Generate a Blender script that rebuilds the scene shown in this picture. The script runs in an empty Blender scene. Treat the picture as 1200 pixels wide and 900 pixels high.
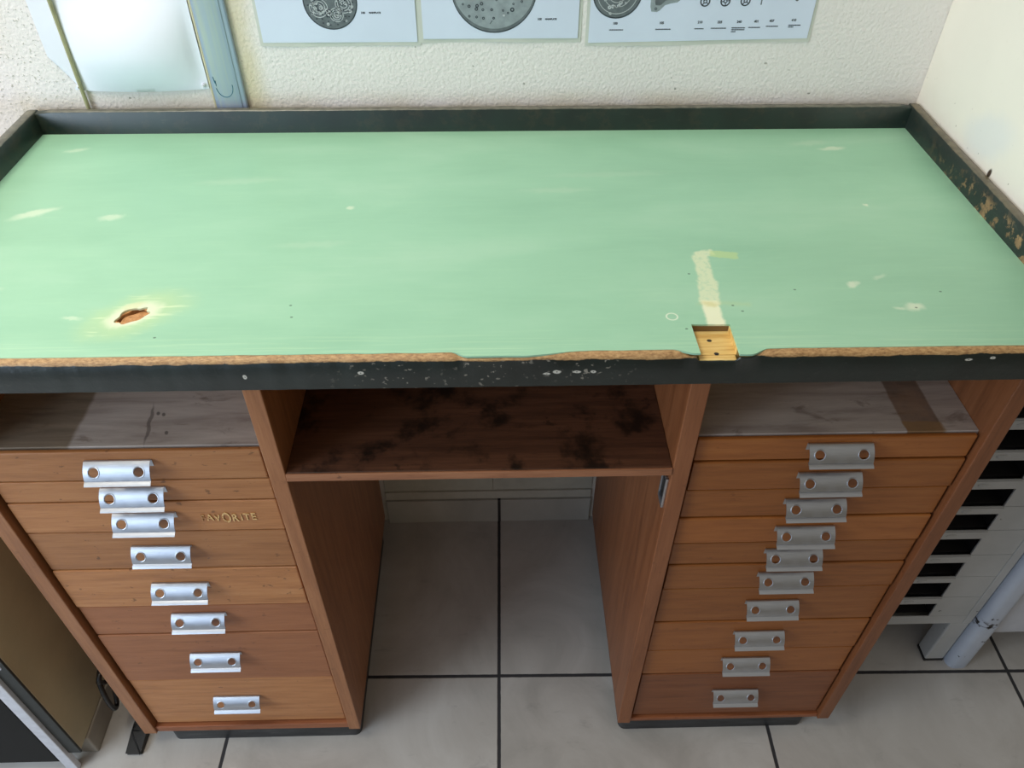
import bpy, bmesh, math, random
from mathutils import Vector, Matrix, noise as mnoise

random.seed(7)
scene = bpy.context.scene
COL = scene.collection
PI = math.pi

# ------------------------------------------------------------------ objects
def link(o):
    COL.objects.link(o)
    return o

def mesh_obj(name, bm, mats, parent=None, loc=(0, 0, 0), smooth=None):
    bmesh.ops.recalc_face_normals(bm, faces=bm.faces)
    me = bpy.data.meshes.new(name)
    bm.to_mesh(me)
    bm.free()
    if not isinstance(mats, (list, tuple)):
        mats = [mats]
    for m in mats:
        me.materials.append(m)
    if smooth is not None:
        for p in me.polygons:
            p.use_smooth = True
        try:
            me.set_sharp_from_angle(angle=math.radians(smooth))
        except Exception:
            pass
    o = link(bpy.data.objects.new(name, me))
    o.location = loc
    if parent:
        o.parent = parent
    return o

def tag(o, label, cat, group=None):
    o['label'] = label
    o['category'] = cat
    if group:
        o['group'] = group
    return o

def structure(o):
    o['kind'] = 'structure'
    return o

def thing(name, label, cat, loc=(0, 0, 0), group=None):
    o = link(bpy.data.objects.new(name, None))
    o.location = loc
    o.empty_display_size = .05
    return tag(o, label, cat, group)

# ------------------------------------------------------------------ mesh helpers
def box(bm, x0, x1, y0, y1, z0, z1, bev=0.0, seg=2, mi=0):
    r = bmesh.ops.create_cube(bm, size=1)
    vs = r['verts']
    for v in vs:
        v.co = Vector((x0 + (v.co.x + .5) * (x1 - x0), y0 + (v.co.y + .5) * (y1 - y0), z0 + (v.co.z + .5) * (z1 - z0)))
    fs = set(f for v in vs for f in v.link_faces)
    for f in fs:
        f.material_index = mi
    if bev > 0:
        es = list(set(e for v in vs for e in v.link_edges))
        bmesh.ops.bevel(bm, geom=es, offset=bev, segments=seg, affect='EDGES', profile=.5, material=-1)
    return bm

def B(*a, **k):
    return box(bmesh.new(), *a, **k)

def prism(bm, outer, holes, z0, z1):
    """flat plate with holes: outlines are (x, y) lists"""
    tops, loops = [], []
    edges = []
    for pts in [outer] + holes:
        vs = [bm.verts.new((x, y, z1)) for x, y in pts]
        loops.append(vs)
        n = len(vs)
        edges += [bm.edges.new((vs[i], vs[(i + 1) % n])) for i in range(n)]
    r = bmesh.ops.triangle_fill(bm, edges=edges, use_beauty=True)
    faces = [g for g in r['geom'] if isinstance(g, bmesh.types.BMFace)]
    low = {}
    for vs in loops:
        for v in vs:
            low[v] = bm.verts.new((v.co.x, v.co.y, z0))
    for f in faces:
        bm.faces.new([low[v] for v in reversed(f.verts)])
    for vs in loops:
        n = len(vs)
        for i in range(n):
            a, b = vs[i], vs[(i + 1) % n]
            bm.faces.new((a, b, low[b], low[a]))
    return bm

def tube(bm, pts, r, n=10, closed=False, cap=True, ry=None):
    pts = [Vector(p) for p in pts]
    rings = []
    N = len(pts)
    prev = None
    for i, p in enumerate(pts):
        if closed:
            t = pts[(i + 1) % N] - pts[i - 1]
        else:
            t = pts[min(i + 1, N - 1)] - pts[max(i - 1, 0)]
        t.normalize()
        if prev is None:
            a = Vector((0, 0, 1)) if abs(t.z) < .9 else Vector((1, 0, 0))
            u = t.cross(a).normalized()
        else:
            u = (prev - t * prev.dot(t)).normalized()
        prev = u
        w = t.cross(u)
        rr = r[i] if isinstance(r, (list, tuple)) else r
        r2 = rr if ry is None else ry
        rings.append([bm.verts.new(p + u * math.cos(2 * PI * k / n) * rr + w * math.sin(2 * PI * k / n) * r2) for k in range(n)])
    for i in range(N if closed else N - 1):
        a, b = rings[i], rings[(i + 1) % N]
        for k in range(n):
            bm.faces.new((a[k], a[(k + 1) % n], b[(k + 1) % n], b[k]))
    if cap and not closed:
        bm.faces.new(rings[0])
        bm.faces.new(list(reversed(rings[-1])))
    return bm

def disc_y(bm, cx, cz, rx, rz, y0, y1, n=48, a0=0, a1=2 * PI, mi=0):
    """plate facing -y"""
    full = abs(a1 - a0 - 2 * PI) < 1e-6
    m = n if full else n + 1
    f = [bm.verts.new((cx + rx * math.cos(a0 + (a1 - a0) * i / n), y0, cz + rz * math.sin(a0 + (a1 - a0) * i / n))) for i in range(m)]
    b = [bm.verts.new((v.co.x, y1, v.co.z)) for v in f]
    F = [bm.faces.new(f), bm.faces.new(list(reversed(b)))]
    for i in range(m):
        j = (i + 1) % m
        F.append(bm.faces.new((f[i], f[j], b[j], b[i])))
    for q in F:
        q.material_index = mi
    return bm

def ring_y(bm, cx, cz, r0, r1, y0, y1, n=40, sz=1.0):
    vs = []
    for r, y in ((r0, y0), (r1, y0), (r1, y1), (r0, y1)):
        vs.append([bm.verts.new((cx + r * math.cos(2 * PI * i / n), y, cz + sz * r * math.sin(2 * PI * i / n))) for i in range(n)])
    for q in range(4):
        a, b = vs[q], vs[(q + 1) % 4]
        for i in range(n):
            j = (i + 1) % n
            bm.faces.new((a[i], a[j], b[j], b[i]))
    return bm

def sheet_y(bm, nu, nv, f, t):
    """thin sheet facing -y; f(u, v) gives the front (x, y, z)"""
    A = [[bm.verts.new(f(i / nu, j / nv)) for j in range(nv + 1)] for i in range(nu + 1)]
    Bk = [[bm.verts.new((v.co.x, v.co.y + t, v.co.z)) for v in c] for c in A]
    for i in range(nu):
        for j in range(nv):
            bm.faces.new((A[i][j], A[i + 1][j], A[i + 1][j + 1], A[i][j + 1]))
            bm.faces.new((Bk[i][j], Bk[i][j + 1], Bk[i + 1][j + 1], Bk[i + 1][j]))
    for i in range(nu):
        for j in (0, nv):
            bm.faces.new((A[i][j], Bk[i][j], Bk[i + 1][j], A[i + 1][j]))
    for j in range(nv):
        for i in (0, nu):
            bm.faces.new((A[i][j], A[i][j + 1], Bk[i][j + 1], Bk[i][j]))
    return bm

def text_mesh(bm, s, size, cx, cz, y, depth=.0002, align='CENTER', bold=0.0, sx=1.0):
    cu = bpy.data.curves.new('t', 'FONT')
    cu.body = s
    cu.size = size
    cu.align_x = align
    cu.extrude = depth
    cu.offset = bold
    cu.resolution_u = 3
    o = link(bpy.data.objects.new('t', cu))
    dg = bpy.context.evaluated_depsgraph_get()
    me = bpy.data.meshes.new_from_object(o.evaluated_get(dg))
    for v in me.vertices:
        v.co = Vector((cx + v.co.x * sx, y - v.co.z, cz + v.co.y))
    bm.from_mesh(me)
    bpy.data.objects.remove(o)
    bpy.data.curves.remove(cu)
    bpy.data.meshes.remove(me)
    return bm

# ------------------------------------------------------------------ materials
def srgb(r, g, b):
    def f(c):
        c /= 255
        return c / 12.92 if c <= .04045 else ((c + .055) / 1.055) ** 2.4
    return (f(r), f(g), f(b), 1)

class Mat:
    def __init__(s, name, rough=.5, metal=0.0, spec=.5):
        s.m = bpy.data.materials.new(name)
        s.m.use_nodes = True
        s.nt = s.m.node_tree
        s.nt.nodes.clear()
        s.out = s.nt.nodes.new('ShaderNodeOutputMaterial')
        s.p = s.nt.nodes.new('ShaderNodeBsdfPrincipled')
        s.nt.links.new(s.p.outputs[0], s.out.inputs[0])
        s.p.inputs['Roughness'].default_value = rough
        s.p.inputs['Metallic'].default_value = metal
        s.p.inputs['Specular IOR Level'].default_value = spec
        s.tc = s.nt.nodes.new('ShaderNodeTexCoord')
        s.obj = s.tc.outputs['Object']
    def set(s, inp, v):
        if hasattr(v, 'is_output') or isinstance(v, bpy.types.NodeSocket):
            s.nt.links.new(v, inp)
        else:
            inp.default_value = v
    def node(s, t, **k):
        n = s.nt.nodes.new(t)
        for a, b in k.items():
            setattr(n, a, b)
        return n
    def math(s, op, a, b=0.0, c=0.0, clamp=False):
        n = s.node('ShaderNodeMath', operation=op, use_clamp=clamp)
        s.set(n.inputs[0], a); s.set(n.inputs[1], b); s.set(n.inputs[2], c)
        return n.outputs[0]
    def mapping(s, v=None, loc=(0, 0, 0), rot=(0, 0, 0), scale=(1, 1, 1), typ='POINT'):
        n = s.node('ShaderNodeMapping', vector_type=typ)
        s.set(n.inputs['Vector'], v if v is not None else s.obj)
        n.inputs['Location'].default_value = loc
        n.inputs['Rotation'].default_value = rot
        n.inputs['Scale'].default_value = scale
        return n.outputs[0]
    def noise(s, v=None, scale=10, detail=4, rough=.55, dist=0.0, col=False):
        n = s.node('ShaderNodeTexNoise')
        s.set(n.inputs['Vector'], v if v is not None else s.obj)
        n.inputs['Scale'].default_value = scale
        n.inputs['Detail'].default_value = detail
        n.inputs['Roughness'].default_value = rough
        n.inputs['Distortion'].default_value = dist
        return n.outputs['Color' if col else 'Fac']
    def ramp(s, f, stops):
        n = s.node('ShaderNodeValToRGB')
        s.set(n.inputs[0], f)
        e = n.color_ramp.elements
        while len(e) < len(stops):
            e.new(.5)
        for x, (p, c) in zip(e, stops):
            x.position = p
            x.color = c if len(c) == 4 else (*c, 1)
        return n.outputs[0]
    def smooth(s, f, a, b, lo=0.0, hi=1.0):
        n = s.node('ShaderNodeMapRange', interpolation_type='SMOOTHSTEP')
        s.set(n.inputs[0], f)
        if a > b:
            a, b, lo, hi = b, a, hi, lo
        n.inputs[1].default_value = a; n.inputs[2].default_value = b
        n.inputs[3].default_value = lo; n.inputs[4].default_value = hi
        return n.outputs[0]
    def mix(s, f, a, b, mode='MIX'):
        n = s.node('ShaderNodeMix', data_type='RGBA', blend_type=mode)
        s.set(n.inputs[0], f); s.set(n.inputs[6], a); s.set(n.inputs[7], b)
        return n.outputs[2]
    def sep(s, v=None):
        n = s.node('ShaderNodeSeparateXYZ')
        s.set(n.inputs[0], v if v is not None else s.obj)
        return n.outputs
    def warp(s, amp, scale, detail=3, v=None):
        c = s.noise(v, scale=scale, detail=detail, col=True)
        a = s.node('ShaderNodeVectorMath', operation='SUBTRACT')
        s.set(a.inputs[0], c); a.inputs[1].default_value = (.5, .5, .5)
        b = s.node('ShaderNodeVectorMath', operation='MULTIPLY_ADD')
        s.set(b.inputs[0], a.outputs[0]); b.inputs[1].default_value = (amp,) * 3
        s.set(b.inputs[2], v if v is not None else s.obj)
        return b.outputs[0]
    def ell(s, v, cx, cy, rx, ry, rot=0.0, a=1.1, b=.8, axis='z', c=0.0):
        """1 inside an ellipse, in the plane across the axis"""
        sc = {'z': (rx, ry, 1e4), 'y': (rx, 1e4, ry), 'x': (1e4, rx, ry)}[axis]
        lo = {'z': (cx, cy, 0), 'y': (cx, 0, cy), 'x': (0, cx, cy)}[axis]
        ro = {'z': (0, 0, rot), 'y': (0, -rot, 0), 'x': (rot, 0, 0)}[axis]
        m = s.mapping(v, lo, ro, sc, 'TEXTURE')
        n = s.node('ShaderNodeVectorMath', operation='LENGTH')
        s.set(n.inputs[0], m)
        return s.smooth(n.outputs['Value'], a, b), n.outputs['Value']
    def rect(s, v, x0, x1, y0, y1, soft=.003, axis='z'):
        o = s.sep(v)
        X, Y = {'z': (o[0], o[1]), 'y': (o[0], o[2]), 'x': (o[1], o[2])}[axis]
        r = s.smooth(X, x0 - soft, x0 + soft)
        r = s.math('MULTIPLY', r, s.smooth(X, x1 + soft, x1 - soft))
        r = s.math('MULTIPLY', r, s.smooth(Y, y0 - soft, y0 + soft))
        return s.math('MULTIPLY', r, s.smooth(Y, y1 + soft, y1 - soft))
    def mx(s, *a):
        r = a[0]
        for q in a[1:]:
            r = s.math('MAXIMUM', r, q)
        return r
    def color(s, c):
        s.set(s.p.inputs['Base Color'], c)
    def rough(s, r):
        s.set(s.p.inputs['Roughness'], r)
    def bump(s, h, strength=.3, dist=.002):
        n = s.node('ShaderNodeBump')
        s.set(n.inputs['Height'], h)
        n.inputs['Strength'].default_value = strength
        n.inputs['Distance'].default_value = dist
        s.nt.links.new(n.outputs[0], s.p.inputs['Normal'])

def plain(name, c, rough=.5, metal=0.0, var=.06, scale=30, bump=0.0, spec=.5):
    M = Mat(name, rough, metal, spec)
    n = M.noise(scale=scale, detail=4)
    d = tuple(max(0, x * (1 - var * 2.5)) for x in c[:3]) + (1,)
    l = tuple(min(1, x * (1 + var * 2.5)) for x in c[:3]) + (1,)
    M.color(M.ramp(n, [(.25, d), (.75, l)]))
    if bump:
        M.bump(n, bump, .001)
    return M.m

def wood(name, dark, mid, light, axis=0, scale=9.0, rough=.42, spots=.0, blotch=.0, seed=0.0, stretch=14, bump=.06):
    """grain running along one axis"""
    M = Mat(name, rough)
    sc = [stretch, stretch, stretch]
    sc[axis] = 1.0
    info = M.node('ShaderNodeObjectInfo')
    off = M.math('MULTIPLY', info.outputs['Random'], 7.3)
    comb = M.node('ShaderNodeCombineXYZ')
    for i in range(3):
        M.set(comb.inputs[i], M.math('ADD', off, seed + i * 1.7))
    add = M.node('ShaderNodeVectorMath', operation='ADD')
    M.set(add.inputs[0], M.obj); M.set(add.inputs[1], comb.outputs[0])
    v = M.mapping(add.outputs[0], scale=tuple(sc))
    a = M.noise(v, scale=scale, detail=6, rough=.6, dist=.35)
    b = M.noise(v, scale=scale * 5, detail=3, rough=.6)
    g = M.math('ADD', M.math('MULTIPLY', a, .72), M.math('MULTIPLY', b, .28))
    c = M.ramp(g, [(.22, dark), (.5, mid), (.80, light)])
    # pores
    sp = [90, 90, 90]; sp[axis] = 6
    pr = M.noise(M.mapping(add.outputs[0], scale=tuple(sp)), scale=6, detail=2)
    c = M.mix(M.smooth(pr, .62, .74, 0, .45), c, dark)
    tone = M.math('ADD', M.math('MULTIPLY', info.outputs['Random'], .28), .86)
    hs = M.node('ShaderNodeHueSaturation')
    M.set(hs.inputs['Value'], tone); M.set(hs.inputs['Color'], c)
    c = hs.outputs[0]
    if blotch:
        q = M.noise(M.mapping(add.outputs[0], scale=(1, 1, 1)), scale=13, detail=5, rough=.65, dist=.15)
        c = M.mix(M.smooth(q, .5, .66, 0, blotch), c, tuple(x * .16 for x in dark[:3]) + (1,))
    if spots:
        q = M.noise(M.mapping(add.outputs[0], scale=(1, 1, 1.6)), scale=62, detail=3, rough=.6)
        c = M.mix(M.smooth(q, .665, .72, 0, spots), c, tuple(x * .15 for x in dark[:3]) + (1,))
    M.color(c)
    M.bump(g, bump, .001)
    return M.m

# drawer fronts
W_DRAWER = wood('drawer_wood_warm', srgb(134, 84, 46), srgb(170, 112, 66), srgb(188, 134, 86), 0, 8, .38, spots=.55)
W_DRAWER2 = wood('drawer_wood_amber', srgb(116, 64, 26), srgb(147, 86, 38), srgb(164, 104, 52), 0, 8, .40, spots=.25)
W_DRAWER3 = wood('drawer_wood_dark_red', srgb(92, 48, 24), srgb(120, 68, 36), srgb(138, 84, 48), 0, 8, .42, spots=.25)
W_DRAWER4 = wood('drawer_wood_reddish', srgb(124, 74, 44), srgb(156, 97, 60), srgb(172, 114, 74), 0, 8, .42, spots=.4)
W_STILE = wood('carcass_wood', srgb(116, 72, 44), srgb(150, 98, 62), srgb(174, 122, 82), 2, 7, .42, spots=.25)
W_RED = wood('carcass_wood_red', srgb(98, 55, 30), srgb(133, 80, 47), srgb(154, 98, 62), 2, 5, .45, spots=.2)
W_RAIL = wood('rail_wood', srgb(112, 60, 34), srgb(152, 88, 52), srgb(174, 108, 66), 0, 8, .45, spots=.3)
W_KNEE = wood('shelf_wood_stained', srgb(52, 31, 22), srgb(88, 55, 38), srgb(116, 76, 54), 0, 7, .5, spots=.5, blotch=.92)
W_KNEE_EDGE = wood('shelf_edge_wood', srgb(104, 62, 40), srgb(150, 98, 66), srgb(176, 124, 88), 0, 7, .5, spots=.5)
W_CORE = None

# green laminate -------------------------------------------------------
def make_laminate():
    M = Mat('green_linoleum', .42)
    v1 = M.mapping(scale=(1, 3.2, 1))
    n1 = M.noise(v1, scale=3.2, detail=5, rough=.6, dist=.3)
    n2 = M.noise(M.mapping(scale=(1, 14, 1)), scale=14, detail=4)
    c = M.ramp(n1, [(.3, srgb(146, 194, 162)), (.52, srgb(155, 202, 170)), (.72, srgb(166, 208, 178))])
    c = M.mix(M.smooth(n2, .5, .75, 0, .12), c, srgb(182, 220, 180))
    w = M.warp(.012, 70, 3)
    w2 = M.warp(.035, 30, 4)
    # worn halo round the hole
    ring, d = M.ell(w, -.3635, .0520, .0260, .0165, .62, 1.35, .8)
    halo, d2 = M.ell(w2, -.362, .052, .062, .034, .5, 1.25, .5)
    c = M.mix(M.math('MULTIPLY', halo, .45), c, srgb(190, 212, 150))
    streak = M.noise(M.mapping(rot=(0, 0, -.9), scale=(10, 90, 1)), scale=3, detail=2)
    c = M.mix(M.math('MULTIPLY', halo, M.smooth(streak, .55, .7, 0, .5)), c, srgb(226, 236, 200))
    c = M.mix(M.math('MULTIPLY', ring, .72), c, srgb(228, 232, 204))
    yl, _ = M.ell(w, -.367, .066, .014, .006, .5, 1.2, .4)
    c = M.mix(M.math('MULTIPLY', yl, .4), c, srgb(206, 204, 150))
    # residue left by a strip of tape
    tw = M.mapping(w, rot=(0, 0, 0))
    wx = M.warp(.006, 120, 3)
    def bar(ax, ay, bx, by, wd, soft=.0022):
        L = math.hypot(bx - ax, by - ay)
        m = M.mapping(wx, ((ax + bx) / 2, (ay + by) / 2, 0), (0, 0, math.atan2(by - ay, bx - ax)), (1, 1, 1), 'TEXTURE')
        return M.rect(m, -L / 2, L / 2, -wd / 2, wd / 2, soft)
    t1 = bar(.2455, .1500, .2437, .0960, .017)
    t2 = bar(.2437, .1000, .2388, .0580, .0215)
    t3 = bar(.2386, .0640, .2380, .0225, .0180)
    t4 = bar(.2400, .1490, .2620, .1560, .0125)
    t5 = bar(.2580, .1525, .2885, .1470, .0130, .0012)
    t6 = bar(.249, .060, .281, .056, .006, .003)
    gr = M.noise(scale=150, detail=3)
    wear = M.smooth(gr, .3, .55, .55, .95)
    body = M.mx(t1, t2, t4)
    c = M.mix(M.math('MULTIPLY', t6, .25), c, srgb(190, 208, 140))
    c = M.mix(M.math('MULTIPLY', body, M.math('MULTIPLY', wear, .85)), c, srgb(222, 230, 192))
    c = M.mix(M.math('MULTIPLY', t3, .92), c, srgb(238, 240, 206))
    c = M.mix(M.math('MULTIPLY', t5, .62), c, srgb(190, 214, 142))
    ye, _ = M.ell(w, .2385, .058, .013, .006, 0, 1.2, .3)
    c = M.mix(M.math('MULTIPLY', ye, .55), c, srgb(205, 200, 120))
    # small pale scuffs
    for cx, cy, rx, ry, ro, st in ((.402, .0905, .009, .0055, .6, .7), (.436, .104, .010, .004, .4, .35), (.453, .0485, .011, .0075, .2, .75),
                                   (.437, .047, .006, .0035, 0, .5), (.4815, .408, .021, .006, .15, .6), (.4757, .2568, .004, .0025, 0, .8),
                                   (-.549, .255, .030, .008, .5, .6), (-.600, .195, .014, .010, .2, .6), (-.452, .244, .016, .008, .2, .5),
                                   (-.56, .420, .018, .006, .3, .4), (-.535, .092, .02, .007, .4, .3), (-.425, .046, .013, .004, -.1, .45),
                                   (.09, .30, .05, .008, .02, .14), (-.20, .18, .05, .008, .05, .12), (.455, .425, .03, .008, .1, .18),
                                   (-.165, .262, .006, .004, 0, .6), (.16, .34, .09, .008, .03, .1), (-.32, .33, .06, .009, .1, .14)):
        e, _ = M.ell(w, cx, cy, rx, ry, ro, 1.25, .35)
        c = M.mix(M.math('MULTIPLY', e, st), c, srgb(222, 232, 206))
    # ring mark and dots
    _, dr = M.ell(M.obj, .1945, .0373, .0058, .0056)
    rg = M.math('MULTIPLY', M.smooth(dr, .78, .92), M.smooth(dr, 1.22, 1.05))
    c = M.mix(M.math('MULTIPLY', rg, .8), c, srgb(226, 236, 214))
    for cx, cy in ((-.2035, .064), (-.199, .044), (-.33, .0135), (.262, .055), (.2265, .1130), (.3355, .0815), (.4545, .0475), (.27, .045), (.206, .017), (.492, .075)):
        e, _ = M.ell(M.obj, cx, cy, .0016, .0012, 0, 1.2, .7)
        c = M.mix(M.math('MULTIPLY', e, .75), c, srgb(60, 90, 70))
    # paler rubbed zone along the front edge
    y = M.sep()[1]
    sc = M.noise(M.mapping(scale=(1, 40, 1)), scale=9, detail=4)
    c = M.mix(M.math('MULTIPLY', M.smooth(y, .03, -.016), M.smooth(sc, .5, .7, 0, .28)), c, srgb(206, 230, 190))
    M.color(c)
    M.rough(M.smooth(n1, .3, .7, .38, .5))
    M.bump(M.noise(scale=260, detail=2), .03, .0006)
    return M.m
LAMINATE = make_laminate()

def make_core():
    M = Mat('top_core_wood', .55)
    g = M.noise(M.mapping(scale=(2, 24, 10)), scale=9, detail=5, rough=.6, dist=.3)
    c = M.ramp(g, [(.3, srgb(196, 150, 78)), (.5, srgb(222, 184, 108)), (.7, srgb(236, 208, 140))])
    for cx, cy in ((.2290, .0085), (.2320, -.0120)):
        e, _ = M.ell(M.obj, cx, cy, .0026, .0022, 0, 1.15, .8)
        c = M.mix(e, c, srgb(30, 20, 14))
    e, _ = M.ell(M.warp(.006, 90), -.364, .052, .030, .026, .5, 1.2, .9)
    ch = M.noise(scale=190, detail=4, rough=.7)
    c = M.mix(e, c, M.ramp(ch, [(.3, srgb(140, 92, 54)), (.5, srgb(190, 136, 84)), (.72, srgb(214, 166, 112))]))
    bk = M.rect(M.obj, .2, .262, .0235, .026, .0006)
    c = M.mix(M.math('MULTIPLY', bk, .8), c, srgb(74, 50, 40))
    M.color(c)
    M.bump(g, .2, .001)
    return M.m
W_CORE = make_core()

def make_paint(name, base, wearamt, axis, zline=None, edge=None):
    M = Mat(name, .34)
    o = M.sep()
    n = M.noise(scale=22, detail=4)
    c = M.ramp(n, [(.3, tuple(x * .75 for x in base[:3]) + (1,)), (.7, tuple(x * 1.25 for x in base[:3]) + (1,))])
    w = M.noise(M.mapping(scale=(1, 1, 2.2) if axis != 'side' else (2, 1, 2)), scale=38, detail=5, rough=.7)
    return M, c, w, o

def make_front_paint():
    M = Mat('dark_green_edge_paint', .30, spec=.8)
    o = M.sep()
    n = M.noise(scale=16, detail=4)
    base = M.ramp(n, [(.3, srgb(14, 24, 22)), (.7, srgb(25, 37, 34))])
    # chips, most of them where people sit
    mid = M.math('MULTIPLY', M.smooth(o[0], -.18, -.06), M.smooth(o[0], .2, .08))
    chips = M.noise(M.mapping(scale=(1, 1, 1.1)), scale=135, detail=3, rough=.6)
    th = M.math('MULTIPLY', M.smooth(chips, .60, .66), M.smooth(M.noise(scale=13, detail=2), .38, .58))
    base = M.mix(M.math('MULTIPLY', th, M.math('ADD', M.math('MULTIPLY', mid, .75), .03)), base, srgb(158, 152, 138))
    for cx, cz, rx, rz in ((-.1225, .908, .0034, .0022), (.072, .9060, .0040, .0024), (.092, .9055, .0045, .0018), (.1085, .9055, .0028, .0020),
                           (-.237, .9045, .0020, .0030), (.4835, .9150, .0040, .0016), (.5070, .9168, .0026, .0018), (.062, .9035, .004, .0015)):
        e, dd = M.ell(M.warp(.002, 200), cx, cz, rx, rz, 0, 1.15, .75, axis='y')
        base = M.mix(M.math('MULTIPLY', e, .9), base, srgb(205, 202, 190))
        k, _ = M.ell(M.obj, cx, cz, rx * .25, rz * .3, 0, 1.2, .6, axis='y')
        base = M.mix(k, base, srgb(30, 34, 30))
    # bare wood along the top arris
    wn = M.noise(M.mapping(scale=(1, 1, 1)), scale=55, detail=5, rough=.7)
    wl = M.noise(M.mapping(scale=(1, 1, 0)), scale=9, detail=3)
    lim = M.math('ADD', .9220, M.math('ADD', M.math('MULTIPLY', M.math('SUBTRACT', wn, .5), .0050), M.math('MULTIPLY', M.math('SUBTRACT', wl, .5), -.006)))
    bare = M.smooth(M.math('SUBTRACT', o[2], lim), -.0006, .0006)
    gw = M.noise(M.mapping(scale=(13, 30, 30)), scale=16, detail=5, rough=.65)
    woodc = M.ramp(gw, [(.22, srgb(96, 68, 40)), (.45, srgb(164, 124, 76)), (.75, srgb(206, 168, 114))])
    M.color(M.mix(bare, base, woodc))
    M.rough(M.smooth(bare, 0, 1, .33, .6))
    M.bump(M.math('ADD', M.math('MULTIPLY', wn, .5), chips), .25, .0012)
    return M.m
EDGE = make_front_paint()

def make_rail_paint(name, base, chip, xr=None, top=(96, 92, 78), amt=.4):
    M = Mat(name, .32, spec=.8)
    o = M.sep()
    n = M.noise(scale=18, detail=4)
    c = M.ramp(n, [(.3, tuple(x * .7 for x in base[:3]) + (1,)), (.7, tuple(x * 1.3 for x in base[:3]) + (1,))])
    sm = M.noise(M.mapping(scale=(4, 4, 18)), scale=8, detail=4)
    c = M.mix(M.smooth(sm, .6, .8, 0, .18), c, srgb(120, 122, 100))
    ch = M.noise(scale=46, detail=5, rough=.72)
    mask = M.smooth(ch, .52, .58)
    if xr:
        mask = M.math('MULTIPLY', mask, M.math('ADD', M.math('MULTIPLY', M.smooth(o[1], xr[0], xr[1]), .8), .03))
        mask = M.math('MULTIPLY', mask, M.smooth(o[2], .9560, .9440, .15, 1))
    else:
        mask = M.math('MULTIPLY', mask, .04)
    wn = M.noise(scale=60, detail=3)
    c = M.mix(mask, c, M.ramp(wn, [(.3, srgb(104, 78, 48)), (.7, srgb(176, 142, 96))]))
    # the top arris is rubbed bare and dusty
    tp = M.smooth(M.math('ADD', o[2], M.math('MULTIPLY', M.math('SUBTRACT', ch, .5), .003)), .9584, .9592)
    c = M.mix(M.math('MULTIPLY', tp, .85), c, M.ramp(M.noise(scale=70, detail=4), [(.35, tuple(x * .5 for x in srgb(*top)[:3]) + (1,)), (.7, srgb(*top))]))
    M.color(c)
    M.rough(M.smooth(mask, 0, 1, .36, .6))
    M.bump(ch, .12, .001)
    return M.m
RAIL = make_rail_paint('dark_green_rail_paint', srgb(22, 40, 33), .1, top=(128, 124, 108))
RAIL_R = make_rail_paint('dark_green_chipped_rail_paint', srgb(26, 38, 32), .6, xr=(.42, .20), top=(120, 108, 84))

def make_shelf(name, tape):
    M = Mat(name, .55)
    g = M.noise(M.mapping(scale=(1.2, 9, 1)), scale=6, detail=6, rough=.65, dist=.5)
    c = M.ramp(g, [(.3, srgb(150, 136, 128)), (.5, srgb(178, 165, 156)), (.7, srgb(196, 184, 175))])
    st = M.noise(M.mapping(scale=(1, 3, 1)), scale=16, detail=5, rough=.7, dist=.6)
    c = M.mix(M.smooth(st, .56, .70, 0, .5), c, srgb(92, 74, 62))
    w = M.warp(.006, 40)
    if tape:
        e = M.rect(w, .4875, .531, -.05, .5, .0015)
        sn = M.noise(scale=40, detail=4)
        c = M.mix(M.math('MULTIPLY', e, .72), c, M.ramp(sn, [(.35, srgb(84, 58, 40)), (.65, srgb(128, 92, 62))]))
        e2 = M.rect(w, .4875, .533, -.05, .032, .0012)
        c = M.mix(M.math('MULTIPLY', e2, .55), c, srgb(150, 112, 62))
        y = M.sep()[1]
        c = M.mix(M.smooth(y, .02, .004, 0, .5), c, srgb(132, 94, 60))
    else:
        x = M.sep(w)[0]
        c = M.mix(M.smooth(x, -.474, -.480, 0, .8), c, M.ramp(g, [(.3, srgb(88, 72, 52)), (.7, srgb(130, 110, 84))]))
        e, _ = M.ell(M.warp(.02, 18), -.395, .05, .002, .03, .15, 1.3, .7)
        c = M.mix(M.math('MULTIPLY', e, .6), c, srgb(70, 60, 56))
        for cx, cy in ((-.391, .068), (-.384, .066), (-.372, .036)):
            e, _ = M.ell(M.obj, cx, cy, .0022, .0035, .4, 1.2, .6)
            c = M.mix(M.math('MULTIPLY', e, .7), c, srgb(50, 46, 46))
    M.color(c)
    M.bump(g, .08, .001)
    return M.m
SHELF_L = make_shelf('bare_shelf_board', False)
SHELF_R = make_shelf('bare_shelf_board_with_tape_mark', True)

def make_plinth():
    M = Mat('black_plinth', .5)
    n = M.noise(M.mapping(scale=(1, 1, 5)), scale=14, detail=5, rough=.65)
    M.color(M.ramp(n, [(.35, srgb(30, 31, 33)), (.6, srgb(52, 53, 55)), (.8, srgb(92, 90, 86))]))
    return M.m
PLINTH = make_plinth()

def make_steel():
    M = Mat('zinc_plated_steel', .30, 1.0)
    n = M.noise(M.mapping(scale=(1, 20, 20)), scale=50, detail=4)
    k = M.noise(scale=90, detail=3)
    M.color(M.ramp(n, [(.2, srgb(182, 186, 194)), (.8, srgb(202, 206, 213))]))
    M.rough(M.smooth(k, .3, .7, .36, .44))
    M.bump(n, .02, .0003)
    return M.m
STEEL = make_steel()

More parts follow.
